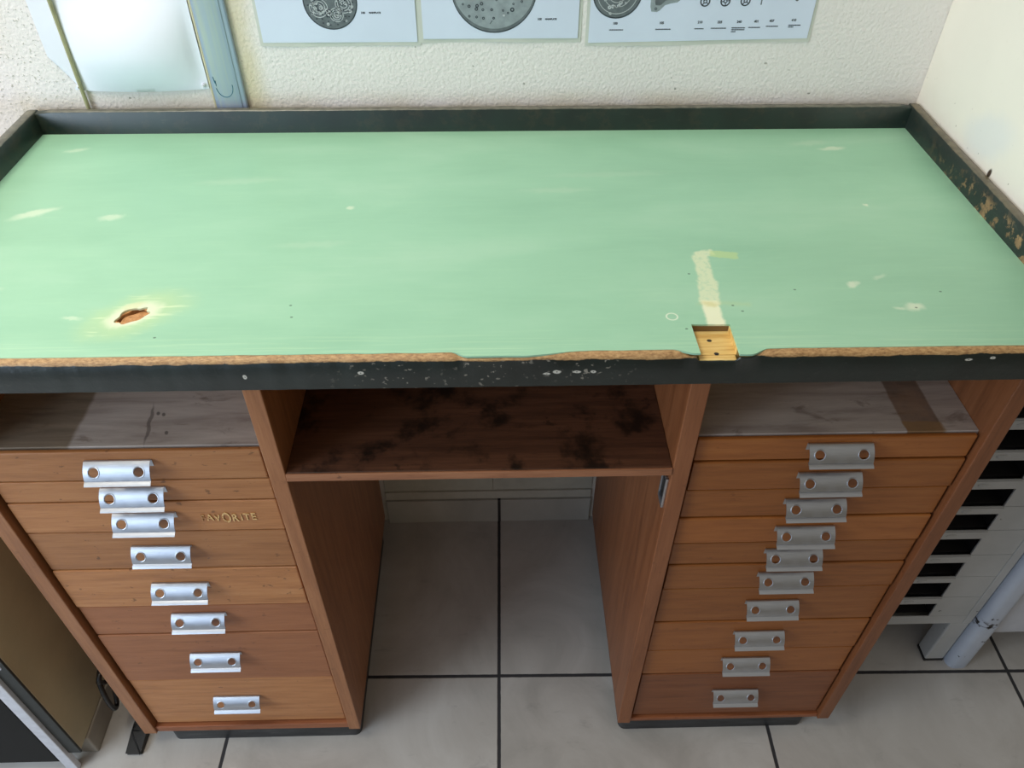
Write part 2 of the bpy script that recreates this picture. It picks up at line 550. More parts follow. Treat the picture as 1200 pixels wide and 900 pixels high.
def make_wall(name, base, bumpy, stain):
    M = Mat(name, .7)
    n = M.noise(scale=3.5, detail=4)
    c = M.ramp(n, [(.3, tuple(x * .93 for x in base[:3]) + (1,)), (.7, base)])
    o = M.sep()
    if stain:
        # grey-green specks towards the left end, warm grime beside the trunking and along the bench
        sp = M.noise(scale=210, detail=2)
        z = M.math('MULTIPLY', M.smooth(sp, .60, .68), M.smooth(o[0], -.50, -.62))
        c = M.mix(M.math('MULTIPLY', z, .55), c, srgb(128, 128, 104))
        bn = M.noise(scale=11, detail=4)
        a = M.math('MULTIPLY', M.smooth(o[0], -.60, -.66), M.smooth(bn, .4, .7, 0, .22))
        c = M.mix(a, c, srgb(196, 182, 142))
        gl = M.math('MULTIPLY', M.smooth(o[0], -.336, -.326, 0, 1), M.smooth(o[0], -.29, -.325))
        c = M.mix(M.math('MULTIPLY', gl, M.smooth(bn, .25, .6, .25, .65)), c, srgb(206, 186, 128))
        g2 = M.math('MULTIPLY', M.smooth(o[2], .985, .957), M.smooth(bn, .3, .7, .15, .5))
        c = M.mix(g2, c, srgb(204, 188, 148))
        fs = M.noise(scale=120, detail=1)
        c = M.mix(M.smooth(fs, .765, .80, 0, .6), c, srgb(110, 104, 88))
    else:
        bn = M.noise(scale=9, detail=4)
        c = M.mix(M.smooth(bn, .45, .75, 0, .25), c, srgb(214, 206, 180))
        fs = M.noise(scale=90, detail=2)
        near = M.smooth(o[2], 1.02, .962)
        c = M.mix(M.math('MULTIPLY', M.smooth(fs, .69, .73), M.math('ADD', M.math('MULTIPLY', near, .7), .03)), c, srgb(120, 100, 76))
        e, _ = M.ell(M.obj, .268, .962, .004, .007, .2, 1.2, .6, axis='x')
        c = M.mix(e, c, srgb(70, 56, 42))
        # scraped paler patch
        e, _ = M.ell(M.warp(.03, 22), .30, .995, .055, .028, -.3, 1.3, .4, axis='x')
        c = M.mix(M.math('MULTIPLY', e, .55), c, srgb(222, 222, 224))
    M.color(c)
    if bumpy:
        v = M.node('ShaderNodeTexVoronoi', feature='SMOOTH_F1')
        M.set(v.inputs['Vector'], M.warp(.006, 60))
        v.inputs['Scale'].default_value = 230
        b = M.noise(scale=210, detail=4, rough=.6)
        M.bump(M.math('ADD', M.math('MULTIPLY', v.outputs[0], -.6), b), .55, .0020)
    else:
        M.bump(M.noise(scale=70, detail=3), .05, .002)
    return M.m
WALL_B = make_wall('textured_white_wall_paint', srgb(243, 235, 230), True, True)
WALL_R = make_wall('smooth_cream_wall_paint', srgb(243, 235, 222), False, False)

def make_floor():
    M = Mat('grey_ceramic_tile', .32)
    T = .488
    o = M.sep()
    def grout(c):
        f = M.math('SUBTRACT', M.math('FRACT', M.math('ADD', M.math('DIVIDE', c, T), .5)), .5)
        return M.math('MULTIPLY', M.math('ABSOLUTE', f), T)
    gx, gy = grout(o[0]), grout(o[1])
    g = M.math('MINIMUM', gx, gy)
    wob = M.math('MULTIPLY', M.math('SUBTRACT', M.noise(scale=60, detail=2), .5), .0012)
    mask = M.smooth(M.math('ADD', g, wob), .0038, .0026)
    # each tile has its own veining
    cell = M.node('ShaderNodeCombineXYZ')
    M.set(cell.inputs[0], M.math('MULTIPLY', M.math('FLOOR', M.math('DIVIDE', o[0], T)), 3.7))
    M.set(cell.inputs[1], M.math('MULTIPLY', M.math('FLOOR', M.math('DIVIDE', o[1], T)), 5.1))
    ad = M.node('ShaderNodeVectorMath', operation='ADD')
    M.set(ad.inputs[0], M.obj); M.set(ad.inputs[1], cell.outputs[0])
    n = M.noise(ad.outputs[0], scale=4.5, detail=7, rough=.62, dist=.9)
    n2 = M.noise(M.mapping(ad.outputs[0], scale=(1, 2.4, 1)), scale=17, detail=6, rough=.7, dist=.5)
    c = M.ramp(n, [(.3, srgb(166, 160, 153)), (.5, srgb(183, 177, 170)), (.7, srgb(197, 192, 186))])
    c = M.mix(M.smooth(n2, .58, .74, 0, .3), c, srgb(128, 122, 120))
    c = M.mix(mask, c, srgb(48, 46, 48))
    M.color(c)
    M.rough(M.math('MAXIMUM', M.smooth(n, .3, .7, .28, .4), M.math('MULTIPLY', mask, .8)))
    M.bump(M.math('SUBTRACT', M.math('MULTIPLY', n2, .06), mask), .35, .0015)
    return M.m
FLOOR = make_floor()

def make_skirt():
    M = Mat('skirting_tile', .35)
    o = M.sep()
    n = M.noise(scale=6, detail=6, rough=.6, dist=.6)
    c = M.ramp(n, [(.3, srgb(172, 168, 158)), (.7, srgb(194, 190, 180))])
    f = M.math('ABSOLUTE', M.math('SUBTRACT', o[0], .0140))
    c = M.mix(M.smooth(f, .0038, .0026), c, srgb(48, 46, 46))
    M.color(c)
    return M.m
SKIRT = make_skirt()

CREAM = plain('cream_enamel', srgb(182, 168, 136), .45, var=.04, scale=12)
BLACK = plain('black_plastic', srgb(26, 26, 27), .45, var=.08, scale=40)
RUBBER = plain('black_strip', srgb(46, 48, 46), .6, var=.08, scale=60)
ALU = plain('brushed_aluminium', srgb(214, 215, 222), .5, metal=.3, var=.04, scale=90)
SMOKED = plain('dark_glossy_front', srgb(16, 16, 16), .42, var=.1, scale=5, spec=.08)
GREYBASE = plain('grey_base_paint', srgb(150, 142, 130), .5, var=.05, scale=20)
PAPER = plain('white_paper', srgb(238, 240, 248), .75, var=.012, scale=8)
LAMI = plain('clear_laminate_margin', srgb(208, 208, 198), .28, var=.03, scale=14)
PRINT = plain('printed_sheet', srgb(218, 225, 242), .32, var=.02, scale=6)
INK = plain('black_ink', srgb(54, 58, 66), .5, var=.1, scale=60)
INK_MID = plain('grey_ink', srgb(104, 110, 114), .45, var=.1, scale=120)
INK_LIGHT = plain('light_grey_ink', srgb(150, 158, 162), .45, var=.08, scale=90)
INK_PALE = plain('pale_grey_ink', srgb(196, 200, 202), .45, var=.06, scale=90)
CORD = plain('olive_cable_sheath', srgb(168, 164, 124), .5, var=.06, scale=60)
PEN = plain('teal_pen', srgb(30, 104, 128), .5, var=.05)
DARKCABLE = plain('black_cable', srgb(20, 20, 21), .4, var=.05)
LETTER = None

def make_trunk():
    M = Mat('grey_blue_trunking', .30, .25)
    o = M.sep()
    n = M.noise(M.mapping(scale=(30, 8, .8)), scale=3, detail=4)
    c = M.ramp(n, [(.3, srgb(150, 164, 190)), (.5, srgb(172, 184, 204)), (.7, srgb(188, 196, 192))])
    M.color(c)
    return M.m
TRUNK = make_trunk()

def make_greymetal(name, a, b, chips, rough=.42, joint=None):
    M = Mat(name, rough)
    n = M.noise(scale=9, detail=4)
    c = M.ramp(n, [(.3, a), (.7, b)])
    ch = M.noise(scale=48, detail=4, rough=.65)
    c = M.mix(M.smooth(ch, .70 - chips, .72 - chips), c, srgb(42, 36, 34))
    if joint:                                   # paint knocked off round the sleeve joint
        z = M.sep()[2]
        d = M.math('ABSOLUTE', M.math('SUBTRACT', z, joint))
        c = M.mix(M.math('MULTIPLY', M.smooth(d, .016, .006), M.smooth(M.noise(scale=40, detail=4), .50, .56)), c, srgb(44, 36, 32))
    M.color(c)
    return M.m
GREYMETAL = make_greymetal('grey_enamelled_steel', srgb(164, 164, 162), srgb(182, 182, 180), 0.0)
BLUEMETAL = make_greymetal('pale_blue_enamelled_steel', srgb(168, 175, 188), srgb(188, 193, 203), .035, joint=.152)
SLOTDARK = plain('dark_slot_shade', srgb(15, 12, 11), .7, var=.12, scale=20)  # near-black colour stands in for the shade inside the open slots

def make_lettering():
    M = Mat('worn_gold_lettering', .5)
    o = M.sep()
    n = M.noise(scale=330, detail=3, rough=.6)
    fade = M.smooth(o[0], -.3565, -.3490)
    a = M.math('MULTIPLY', M.smooth(n, .34, .52), M.math('ADD', M.math('MULTIPLY', fade, .8), .18))
    c = M.mix(a, srgb(160, 106, 62), srgb(226, 186, 124))
    M.color(c)
    return M.m
LETTER = make_lettering()

# ------------------------------------------------------------------ setting
ROT = math.radians(-.7)
fl = mesh_obj('floor', B(-2.6, 2.2, -2.6, .42, -.05, 0), FLOOR, loc=(.0090, .116, 0))
fl.rotation_euler[2] = ROT
structure(fl)
structure(mesh_obj('wall_back', B(-2.4, 2.2, .490, .60, 0, 2.5), WALL_B))
# a partition above the metal cabinets, standing right against the bench
structure(mesh_obj('wall_right', B(.6215, .70, .130, .490, .8805, 2.5, bev=.002), WALL_R))
structure(mesh_obj('baseboard_back', B(-.2318, .2145, .480, .490, 0, .0745, bev=.0012), SKIRT))
bm = B(-.2318, .2145, .483, .490, .0775, .1010, bev=.0012)
structure(mesh_obj('trim_1', bm, plain('white_trim', srgb(196, 192, 178), .45, var=.04)))
bm = B(-.2318, .0005, .486, .490, .1035, .34, bev=.0008)
box(bm, .0013, .2145, .486, .490, .1035, .34, bev=.0008)
structure(mesh_obj('trim_2', bm, plain('white_lining_board', srgb(190, 187, 172), .5, var=.04)))

# ------------------------------------------------------------------ workbench
Ht, YB = .9268, .4694
bench = thing('watchmakers_workbench', "green-topped wooden watchmaker's workbench with two drawer pedestals and a knee hole", 'workbench')
XL0, XR0 = -.6256, .6079

# worn front outline of the green sheet
def yl(x):
    b = -.0150 + .0007 * mnoise.noise(Vector((x * 40, 3.1, 0)))
    def bumpf(x, a, b_, c, d):
        if x <= a or x >= d: return 0
        if x < b_: t = (x - a) / (b_ - a)
        elif x > c: t = (d - x) / (d - c)
        else: t = 1
        return t * t * (3 - 2 * t)
    g = .0062 * bumpf(x, -.032, -.016, .036, .105)
    g += .0085 * bumpf(x, .250, .2515, .262, .283)
    g += .0065 * bumpf(x, .186, .209, .2125, .2126)
    return b - g

NX0, NX1, NY = .2128, .2512, .0240
xs = [XL0 + (XR0 - XL0) * i / 320 for i in range(321)]
front = [(x, yl(x)) for x in xs if x < NX0 - .001]
front += [(NX0, yl(NX0 - .0005)), (NX0 - .0008, NY), (NX1 + .0006, NY - .0006), (NX1, yl(NX1 + .001))]
front += [(x, yl(x)) for x in xs if x > NX1 + .001]
outline = front + [(XR0, YB), (XL0, YB)]
def blob(cx, cy, rx, ry, rot, n, amp, seed):
    r = []
    for i in range(n):
        a = 2 * PI * i / n
        k = 1 + amp * mnoise.noise(Vector((math.cos(a) * 1.7 + seed, math.sin(a) * 1.7, seed)))
        x, y = rx * k * math.cos(a), ry * k * math.sin(a)
        r.append((cx + x * math.cos(rot) - y * math.sin(rot), cy + x * math.sin(rot) + y * math.cos(rot)))
    return r
hole = blob(-.3640, .0505, .0185, .0110, .68, 36, .35, 2.3)
hole2 = blob(-.3635, .0515, .0170, .0100, .68, 30, .4, 4.1)
bm = prism(bmesh.new(), outline, [hole], Ht - .0022, Ht)
lam = mesh_obj('worktop_surface', bm, LAMINATE, bench)
# core board: full lower layer, upper layer with the recess and the hole
bm = B(XL0, XR0, -.0135, YB, .8872, .9178)
prism(bm, blob(-.3632, .0500, .0148, .0082, .68, 26, .3, 7.7), [], .9170, .9222)
co = [(XL0, -.0135), (NX0, -.0135), (NX0, NY), (NX1, NY), (NX1, -.0135), (XR0, -.0135), (XR0, YB), (XL0, YB)]
prism(bm, co, [hole2], .9178, Ht - .0022)
# the floor of the recess runs out through the front edging
box(bm, NX0 + .0003, NX1 - .0003, -.0212, -.0134, .9020, .9176, bev=.0012)
mesh_obj('worktop_core', bm, W_CORE, bench)

# front edging: a long strip with a worn arris
bm = bmesh.new()
rings = []
st = [XL0 - .012 + (XR0 - XL0 + .024) * i / 420 for i in range(421)]
for x in st:
    xc = min(max(x, XL0), XR0)
    y0 = yl(xc)
    n1 = mnoise.noise(Vector((x * 60, 0, 0)))
    n2 = mnoise.noise(Vector((x * 210, 5, 0)))
    n3 = mnoise.noise(Vector((x * 14, 9, 0)))
    # arris wear
    wear = .0037 + .0009 * n1 + .0006 * n2 + .0008 * n3
    rough_zone = math.exp(-((x - .10) / .17) ** 2)
    wear += rough_zone * (.0006 + .0010 * abs(n2))
    drop = 0.0
    def sm(a, b, v):
        t = min(max((v - a) / (b - a), 0), 1)
        return t * t * (3 - 2 * t)
    drop += .0022 * sm(-.034, -.020, x) * (1 - sm(.03, .085, x))
    drop += .0042 * sm(.190, .206, x) * (1 - sm(.2115, .2130, x)) * (1 + .5 * n2)
    drop += .0045 * sm(.2500, .2505, x) * (1 - sm(.264, .279, x)) * (1 + .5 * n2)
    inn = NX0 - .0004 < x < NX1 + .0004
    zt = Ht - .0004 - drop
    yf = -.0225 + .0004 * n1
    if inn:
        zt = .9172 - .0012 * abs(n1) - .0008 * abs(n2)
        wear = .0012 + .001 * abs(n2)
        y0 = -.0190
    ya = min(y0 - .0008, yf + wear * 1.05)
    p = [(y0 + .0015 if not inn else -.0140, zt), (ya + (.0016 if not inn else 0), zt - .0002), ((ya + yf) / 2 - .0003, zt - wear * .36), (yf, zt - wear), (yf - .0002, .9), (yf, .8868), (yf + .0012, .8856), (-.0135, .8856)]
    if inn:
        p[0] = (-.0212, zt)
        p[1] = (-.0214, zt - .0001)
        p[2] = (-.0219, zt - wear * .4)
        p[7] = (-.0212, .8856)
    else:
        p[0] = (max(p[0][0], p[1][0] + .0002), zt)
    rings.append([bm.verts.new((x, a, b)) for a, b in p])
for a, b in zip(rings, rings[1:]):
    for k in range(8):
        bm.faces.new((a[k], a[(k + 1) % 8], b[(k + 1) % 8], b[k]))
bm.faces.new(rings[0]); bm.faces.new(list(reversed(rings[-1])))
mesh_obj('front_edging', bm, EDGE, bench, smooth=40)['label'] = 'dark green front edging with its arris worn to bare wood'

# rails round three sides
def rail(name, x0, x1, y0, y1, zt0, mat, label, axis):
    bm = bmesh.new()
    n = 60
    rg = []
    for i in range(n + 1):
        t = i / n
        w = .0006 * mnoise.noise(Vector((t * 22, zt0, x0 * 9))) + .0004 * mnoise.noise(Vector((t * 70, zt0, 2)))
        e = 0.0022 if i in (0, n) else 0
        zt = zt0 + w - e
        if axis == 'x':
            x = x0 + (x1 - x0) * t
            q = [(x, y0, .8870), (x, y0, zt - .0015), (x, y0 + .0014, zt), (x, y1 - .0014, zt), (x, y1, zt - .0015), (x, y1, .8870)]
        else:
            y = y0 + (y1 - y0) * t
            q = [(x0, y, .8870), (x0, y, zt - .0015), (x0 + .0014, y, zt), (x1 - .0014, y, zt), (x1, y, zt - .0015), (x1, y, .8870)]
        rg.append([bm.verts.new(c) for c in q])
    for a, b in zip(rg, rg[1:]):
        for k in range(6):
            bm.faces.new((a[k], a[(k + 1) % 6], b[(k + 1) % 6], b[k]))
    bm.faces.new(rg[0]); bm.faces.new(list(reversed(rg[-1])))
    o = mesh_obj(name, bm, mat, bench, smooth=50)
    o['label'] = label
rail('back_rail', XL0 + .0002, XR0 - .0002, YB, YB + .0105, .9597, RAIL, 'dark green painted rail along the back of the top', 'x')
rail('side_rail', XL0 - .0125, XL0, -.0130, YB + .0125, .9602, RAIL, 'dark green painted rail with a bare brown top edge on the left', 'y')
rail('side_rail', XR0, XR0 + .0115, -.0130, YB + .0125, .9602, RAIL_R, 'dark green painted rail on the right, chipped to bare wood', 'y')

# carcass panels
ZB = .047
def panel(x0, x1, mat, z0=ZB, label=None):
    o = mesh_obj('side_panel', B(x0, x1, 0, .462, z0, .8872, bev=.0012), mat, bench)
    if label: o['label'] = label
panel(-.610, -.588, W_STILE)
panel(-.2547, -.2349, W_STILE)
panel(.2172, .2388, W_RED)
panel(.5717, .592, W_RED)
for x0, x1, zt, m in ((-.588, -.2547, .7660, SHELF_L), (.2388, .5717, .7705, SHELF_R)):
    mesh_obj('shelf', B(x0, x1, .0160, .455, zt - .016, zt - .0002, bev=.0006), m, bench)['label'] = 'bare grey wooden shelf over the drawers'
    # the shelf lies behind the top drawer front: its lipping covers the front edge
    mesh_obj('back_panel', B(x0, x1, .455, .461, ZB + .012, .8872), W_RED, bench)
    mesh_obj('bottom_rail', B(x0, x1, .0035, .05, ZB, .0640 if x0 < 0 else .0575, bev=.0012), W_RAIL, bench)
# knee-hole shelf
bm = B(-.2349, .2172, .0012, .458, .7193, .7310, bev=.0012)
sh = mesh_obj('knee_shelf', bm, W_KNEE, bench)
sh['label'] = 'dark stained shelf board above the knee hole'
bm = B(-.2347, .2170, -.0016, .0012, .7190, .7311, bev=.0009)
mesh_obj('shelf_edge', bm, W_KNEE_EDGE, sh)

# plinths
def plinth(x0, x1):
    bm = bmesh.new()
    r = .012
    pts = []
    for cx, cy, a in ((x0 + r, .010 + r, PI), (x1 - r, .010 + r, 1.5 * PI), (x1 - r, .44 - r, 0), (x0 + r, .44 - r, .5 * PI)):
        for k in range(7):
            t = a + k / 6 * PI / 2
            pts.append((cx + r * math.cos(t), cy + r * math.sin(t)))
    prism(bm, pts, [], 0.0, ZB)
    mesh_obj('plinth', bm, PLINTH, bench, smooth=35)
plinth(-.5745, -.2400)
plinth(.2240, .5590)

# ---- drawer pull: folded zinc strip with two holes
def make_pull_mesh():
    L, V, s, r = .0755, .0210, .0080, .0058
    c1, c2, vc = .0122, L - .0122, .0112
    P0, P1, P2 = Vector((.0046, -.0006)), Vector((.0136, -.0056)), Vector((.0172, -.0165))
    def bez(t):
        return P0 * (1 - t) ** 2 + P1 * 2 * t * (1 - t) + P2 * t * t
    N = 200
    acc = [0]
    for i in range(N):
        acc.append(acc[-1] + (bez((i + 1) / N) - bez(i / N)).length)
    def face(u, v, out=0.0):
        t = v / V * acc[-1]
        i = min(range(N + 1), key=lambda k: abs(acc[k] - t))
        p = bez(i / N)
        if out:
            q = bez(min(i + 2, N) / N) - bez(max(i - 2, 0) / N)
            q.normalize()
            p = p + Vector((-q.y, q.x)) * out
        return Vector((u - L / 2, -p.x, p.y))
    bm = bmesh.new()
    def cell(us, vs):
        pass
    vl = [0, .0016, .0032, .0072, .0112, .0152, .0192, V]
    ul = [0, .002] + [c1 - s + .004 * k for k in range(5)] + [L * .38, L * .5, L * .62] + [c2 - s + .004 * k for k in range(5)] + [L - .002, L]
    g = {}
    for i, u in enumerate(ul):
        for j, v in enumerate(vl):
            inside = any(abs(u - c) < s - 1e-5 for c in (c1, c2)) and abs(v - vc) < s - 1e-5
            if not inside:
                g[i, j] = bm.verts.new(face(u, v))
    for i in range(len(ul) - 1):
        for j in range(len(vl) - 1):
            um, vm = (ul[i] + ul[i + 1]) / 2, (vl[j] + vl[j + 1]) / 2
            if any(abs(um - c) < s for c in (c1, c2)) and abs(vm - vc) < s:
                continue
            bm.faces.new((g[i, j], g[i + 1, j], g[i + 1, j + 1], g[i, j + 1]))
    for c in (c1, c2):
        i0 = min(range(len(ul)), key=lambda i: abs(ul[i] - (c - s)))
        j0 = 2
        per = [(i0 + k, j0) for k in range(4)] + [(i0 + 4, j0 + k) for k in range(4)] + [(i0 + 4 - k, j0 + 4) for k in range(4)] + [(i0, j0 + 4 - k) for k in range(4)]
        outer = [g[p] for p in per]
        inner = []
        for p in per:
            a = math.atan2(vl[p[1]] - vc, ul[p[0]] - c)
            inner.append(bm.verts.new(face(c + r * math.cos(a), vc + r * math.sin(a))))
        for k in range(16):
            m = (k + 1) % 16
            bm.faces.new((outer[k], outer[m], inner[m], inner[k]))
    # top fold, back flange, bottom lip
    prof_top = [(.0032, 0.0), (.0012, -.0004), (.0006, -.0016), (.0006, -.0115)]
    prev = [g[i, 0] for i in range(len(ul))]
    for a, b in prof_top:
        row = [bm.verts.new((u - L / 2, -a, b)) for u in ul]
        for i in range(len(ul) - 1):
            bm.faces.new((prev[i], prev[i + 1], row[i + 1], row[i]))
        prev = row
    prev = [g[i, len(vl) - 1] for i in range(len(ul))]
    for a, b in [(.0153, -.0171), (.0158, -.0179), (.0200, -.0190), (.0230, -.0212)]:
        row = [bm.verts.new((u - L / 2, -a, b)) for u in ul]
        for i in range(len(ul) - 1):
            bm.faces.new((prev[i], prev[i + 1], row[i + 1], row[i]))
        prev = row
    bmesh.ops.recalc_face_normals(bm, faces=bm.faces)
    # thickness
    bmesh.ops.solidify(bm, geom=list(bm.faces), thickness=.0008)
    # rolled rims of the two holes
    for c in (c1, c2):
        pts = [face(c + (r + .0006) * math.cos(2 * PI * k / 24), vc + (r + .0006) * math.sin(2 * PI * k / 24), .0004) for k in range(24)]
        tube(bm, pts, .00085, 8, closed=True)
    me = bpy.data.meshes.new('pull')
    bmesh.ops.recalc_face_normals(bm, faces=bm.faces)
    bm.to_mesh(me)
    bm.free()
    for p in me.polygons:
        p.use_smooth = True
    me.set_sharp_from_angle(angle=math.radians(32))
    me.materials.append(STEEL)
    return me
PULL = make_pull_mesh()

ZL = [.7662, .7143, .6750, .6150, .5330, .4420, .3662, .2245, .0690]
ZR = [.7703, .7316, .6788, .6234, .5694, .5194, .4604, .3709, .2870, .2091, .0615]
HL = [(-.4228, .7524, 0), (-.4215, .7042, 0), (-.4228, .6561, 0), (-.4229, .5863, .26), (-.4220, .5030, -.02), (-.4185, .4238, .05), (-.4221, .3127, .12), (-.4243, .1663, .22)]
HR = [(.4090, .7617, 0), (.4100, .7122, .02), (.4066, .6604, 0), (.4073, .6063, 0), (.4059, .5544, .03), (.4074, .5017, 0), (.4061, .4280, .10), (.4048, .3446, .06), (.4019, .2615, .05), (.4062, .1539, .08)]
YD = .0080
def drawers(x0, x1, Z, H, mat):
    out = []
    for i, (zt, zb) in enumerate(zip(Z, Z[1:])):
        j = .0006 * math.sin(i * 7.7 + x0)
        yf = YD + .0008 * math.sin(i * 3.3 + x0 * 5)
        bm = B(x0 + .0016 + j, x1 - .0016 + j, yf, yf + (.006 if i == 0 else .018), zb + .0012, zt - .0012, bev=.0016, seg=2)
        d = mesh_obj('drawer', bm, mat, bench)
        hx, hz, tilt = H[i]
        h = link(bpy.data.objects.new('handle', PULL))
        h.location = (hx, yf, hz)
        h.rotation_euler = (tilt * .5, .006 * math.sin(i * 5 + x0), 0)
        h.parent = d
        out.append(d)
    return out
dl = drawers(-.5845, -.2570, ZL, HL, W_DRAWER)
dr = drawers(.2410, .5695, ZR, HR, W_DRAWER2)
dr[9].data.materials[0] = W_DRAWER3
dl[6].data.materials[0] = W_DRAWER4
dl[5].data.materials[0] = W_DRAWER4
dl[2]['label'] = 'drawer with the worn gold word FAVORITE'

# lettering on the third drawer of the left pedestal
bm = bmesh.new()
for ch, x, z, size, sx in (('F', -.3575, .6370, .0165, .70), ('A', -.3500, .6378, .0172, .72), ('V', -.3402, .6362, .0172, .66), ('O', -.3312, .6333, .0275, .50),
                           ('R', -.3192, .6354, .0205, .66), ('I', -.3085, .6374, .0165, .75), ('T', -.3042, .6379, .0170, .76), ('E', -.2950, .6380, .0180, .72)):
    text_mesh(bm, ch, size, x, z, YD - .0010, .0004, align='LEFT', bold=.0003, sx=sx)
mesh_obj('lettering', bm, LETTER, dl[2])

# latch plate on the knee-hole side of the right pedestal
bm = bmesh.new()
for y0, y1, z0, z1 in ((.0050, .0085, .6500, .7040), (.0240, .0275, .6500, .7040), (.0085, .0240, .7005, .7040), (.0085, .0240, .6500, .6600)):
    box(bm, .2138, .2172, y0, y1, z0, z1, bev=.0006)
lp = mesh_obj('latch_plate', bm, STEEL, bench)
mesh_obj('latch_slot', B(.2155, .2172, .0085, .0240, .6600, .7005), BLACK, lp)

# ------------------------------------------------------------------ posters
def ink_bar(bm, x0, x1, z, h, y):
    """a line of print too small to read"""
    x = x0
    k = 0
    while x < x1 - .0004:
        w = min(.0011 + .0007 * abs(math.sin(k * 2.3 + x * 300)), x1 - x)
        hh = h * (.75 + .25 * abs(math.sin(k * 1.7)))
        box(bm, x, x + w * .86, y - .00012, y, z - hh / 2, z + hh / 2)
        x += w
        k += 1

YS = .4890
def poster(x0, x1, z0, z1, label, skew=0.0):
    p = thing('poster', label, 'poster', ((x0 + x1) / 2, .490, (z0 + z1) / 2), 'laminated watch-part charts on the back wall')
    inv = Matrix.Translation(-p.location)
    def add(name, bm, mat, par, **k):
        if par is p:
            bmesh.ops.transform(bm, matrix=inv, verts=bm.verts)
        else:
            bmesh.ops.transform(bm, matrix=inv, verts=bm.verts)
        return mesh_obj(name, bm, mat, par, **k)
    # pouch, slightly wavy along the bottom
    W, H = x1 - x0, z1 - z0
    def pouch(u, v):
        e = (1 - v) ** 14
        return (x0 - .0042 + (W + .0084) * u, YS + .0004 - .0005 * e * (1 + math.sin(u * 9 + x0 * 40)),
                z0 - .0050 + (H + .009) * v + skew * u + .0008 * math.sin(u * 7 + x0 * 13) * (1 - v))
    add('laminating_pouch', sheet_y(bmesh.new(), 28, 16, pouch, .0005), LAMI, p, smooth=30)
    add('printed_sheet', sheet_y(bmesh.new(), 6, 4, lambda u, v: (x0 + W * u, YS - .0009, z0 + H * v + skew * u), .0006), PRINT, p)
    return p, add

YI = YS - .0009
def dots(bm, lst, y):
    for cx, cz, r in lst:
        disc_y(bm, cx, cz, r, r, y - .00012, y, 14)

# chart 1: movement with bridges
p1, add = poster(-.2943, -.0878, 1.0452, 1.342, 'laminated chart with a finely detailed movement drawing, leftmost of the three charts')
cx, cz, R = -.1975, 1.0968, .0352
bm = disc_y(bmesh.new(), cx, cz, R, R, YI - .0002, YI)
d1 = add('movement_drawing', bm, INK, p1)
bm = disc_y(bmesh.new(), cx, cz, R * .955, R * .955, YI - .0004, YI - .0002)
add('main_plate_print', bm, INK_MID, d1)
bm = bmesh.new()
rnd = random.Random(3)
for k in range(46):
    a = rnd.uniform(0, 2 * PI); q = rnd.uniform(.25, .86) * R
    ring_y(bm, cx + q * math.cos(a), cz + q * math.sin(a), .0008, .0013 + rnd.random() * .0012, YI - .0007, YI - .0004, 12)
for a, q, r in ((-.2, .5, .011), (-1.2, .5, .009), (3.6, .5, .012), (1.4, .5, .012)):
    for s_ in (1, .72, .44):
        ring_y(bm, cx + q * R * math.cos(a), cz + q * R * math.sin(a), r * s_ - .0008, r * s_, YI - .0007, YI - .0004, 28)
add('wheel_train_print', bm, INK_PALE, d1)
bm = bmesh.new()
for k in range(34):
    a = -PI * .5 + (k - 17) * .11
    q = R * (.70 + .16 * math.sin(k * 2.1))
    disc_y(bm, cx + q * math.cos(a), cz + q * math.sin(a), .0011, .0008, YI - .0008, YI - .0005, 8)
for k in range(7):
    ring_y(bm, cx + R * .42 * math.cos(k * .9), cz + R * .42 * math.sin(k * .9), .0042, .0048, YI - .0008, YI - .0005, 20)
add('screw_print', bm, INK, d1)
bm = bmesh.new()
text_mesh(bm, '100', .0036, -.1565, 1.0815, YI + .0001, .0002, bold=.0002)
text_mesh(bm, 'MAINPLATE', .0029, -.1410, 1.0818, YI + .0001, .0002, bold=.0002)
add('caption', bm, INK, p1)

# chart 2: bare main plate
p2, add = poster(-.0797, .1275, 1.0490, 1.345, 'laminated chart with one large plain grey main plate drawing, middle of the three charts')
cx, cz, R = .0157, 1.1150, .0560
bm = disc_y(bmesh.new(), cx, cz - .0025, R, R, YI - .0002, YI, 64)
d2 = add('main_plate_drawing', bm, INK, p2)
bm = disc_y(bmesh.new(), cx, cz - .0018, R * .985, R * .985, YI - .0003, YI - .0002, 64)
add('plate_rim_print', bm, INK_MID, d2)
bm = disc_y(bmesh.new(), cx, cz + .0010, R * .965, R * .965, YI - .0005, YI - .0003, 64)
add('plate_face_print', bm, INK_LIGHT, d2)
bm = bmesh.new()
for dx, dz, r in ((-.034, -.012, .0036), (-.022, -.015, .0014), (-.041, -.024, .0014), (-.033, -.0265, .0020), (-.0225, -.026, .0022), (-.0165, -.0235, .0022), (-.0235, -.030, .0022),
                  (-.015, -.031, .0018), (-.0035, -.031, .0018), (.003, -.019, .0014), (.0115, -.032, .0014), (.025, -.024, .0014), (.036, -.021, .0016), (.039, -.012, .0028),
                  (-.033, -.039, .0016), (-.0235, -.040, .0016), (-.0145, -.0415, .0018), (-.001, -.0415, .0016), (.0125, -.0375, .0014), (.0235, -.031, .0028), (.018, -.035, .0014)):
    ring_y(bm, cx + dx, cz + dz + .002, r * .45, r, YI - .0007, YI - .0005, 16)
for r in (.0150, .0105, .0085):
    ring_y(bm, cx - .001, cz - .003, r, r + .0006, YI - .0007, YI - .0005, 36, sz=.85)
tube(bm, [(cx - .006, YI - .0006, cz - .0465), (cx - .003, YI - .0006, cz - .0425)], .0004, 6)
add('hole_print', bm, INK, d2)
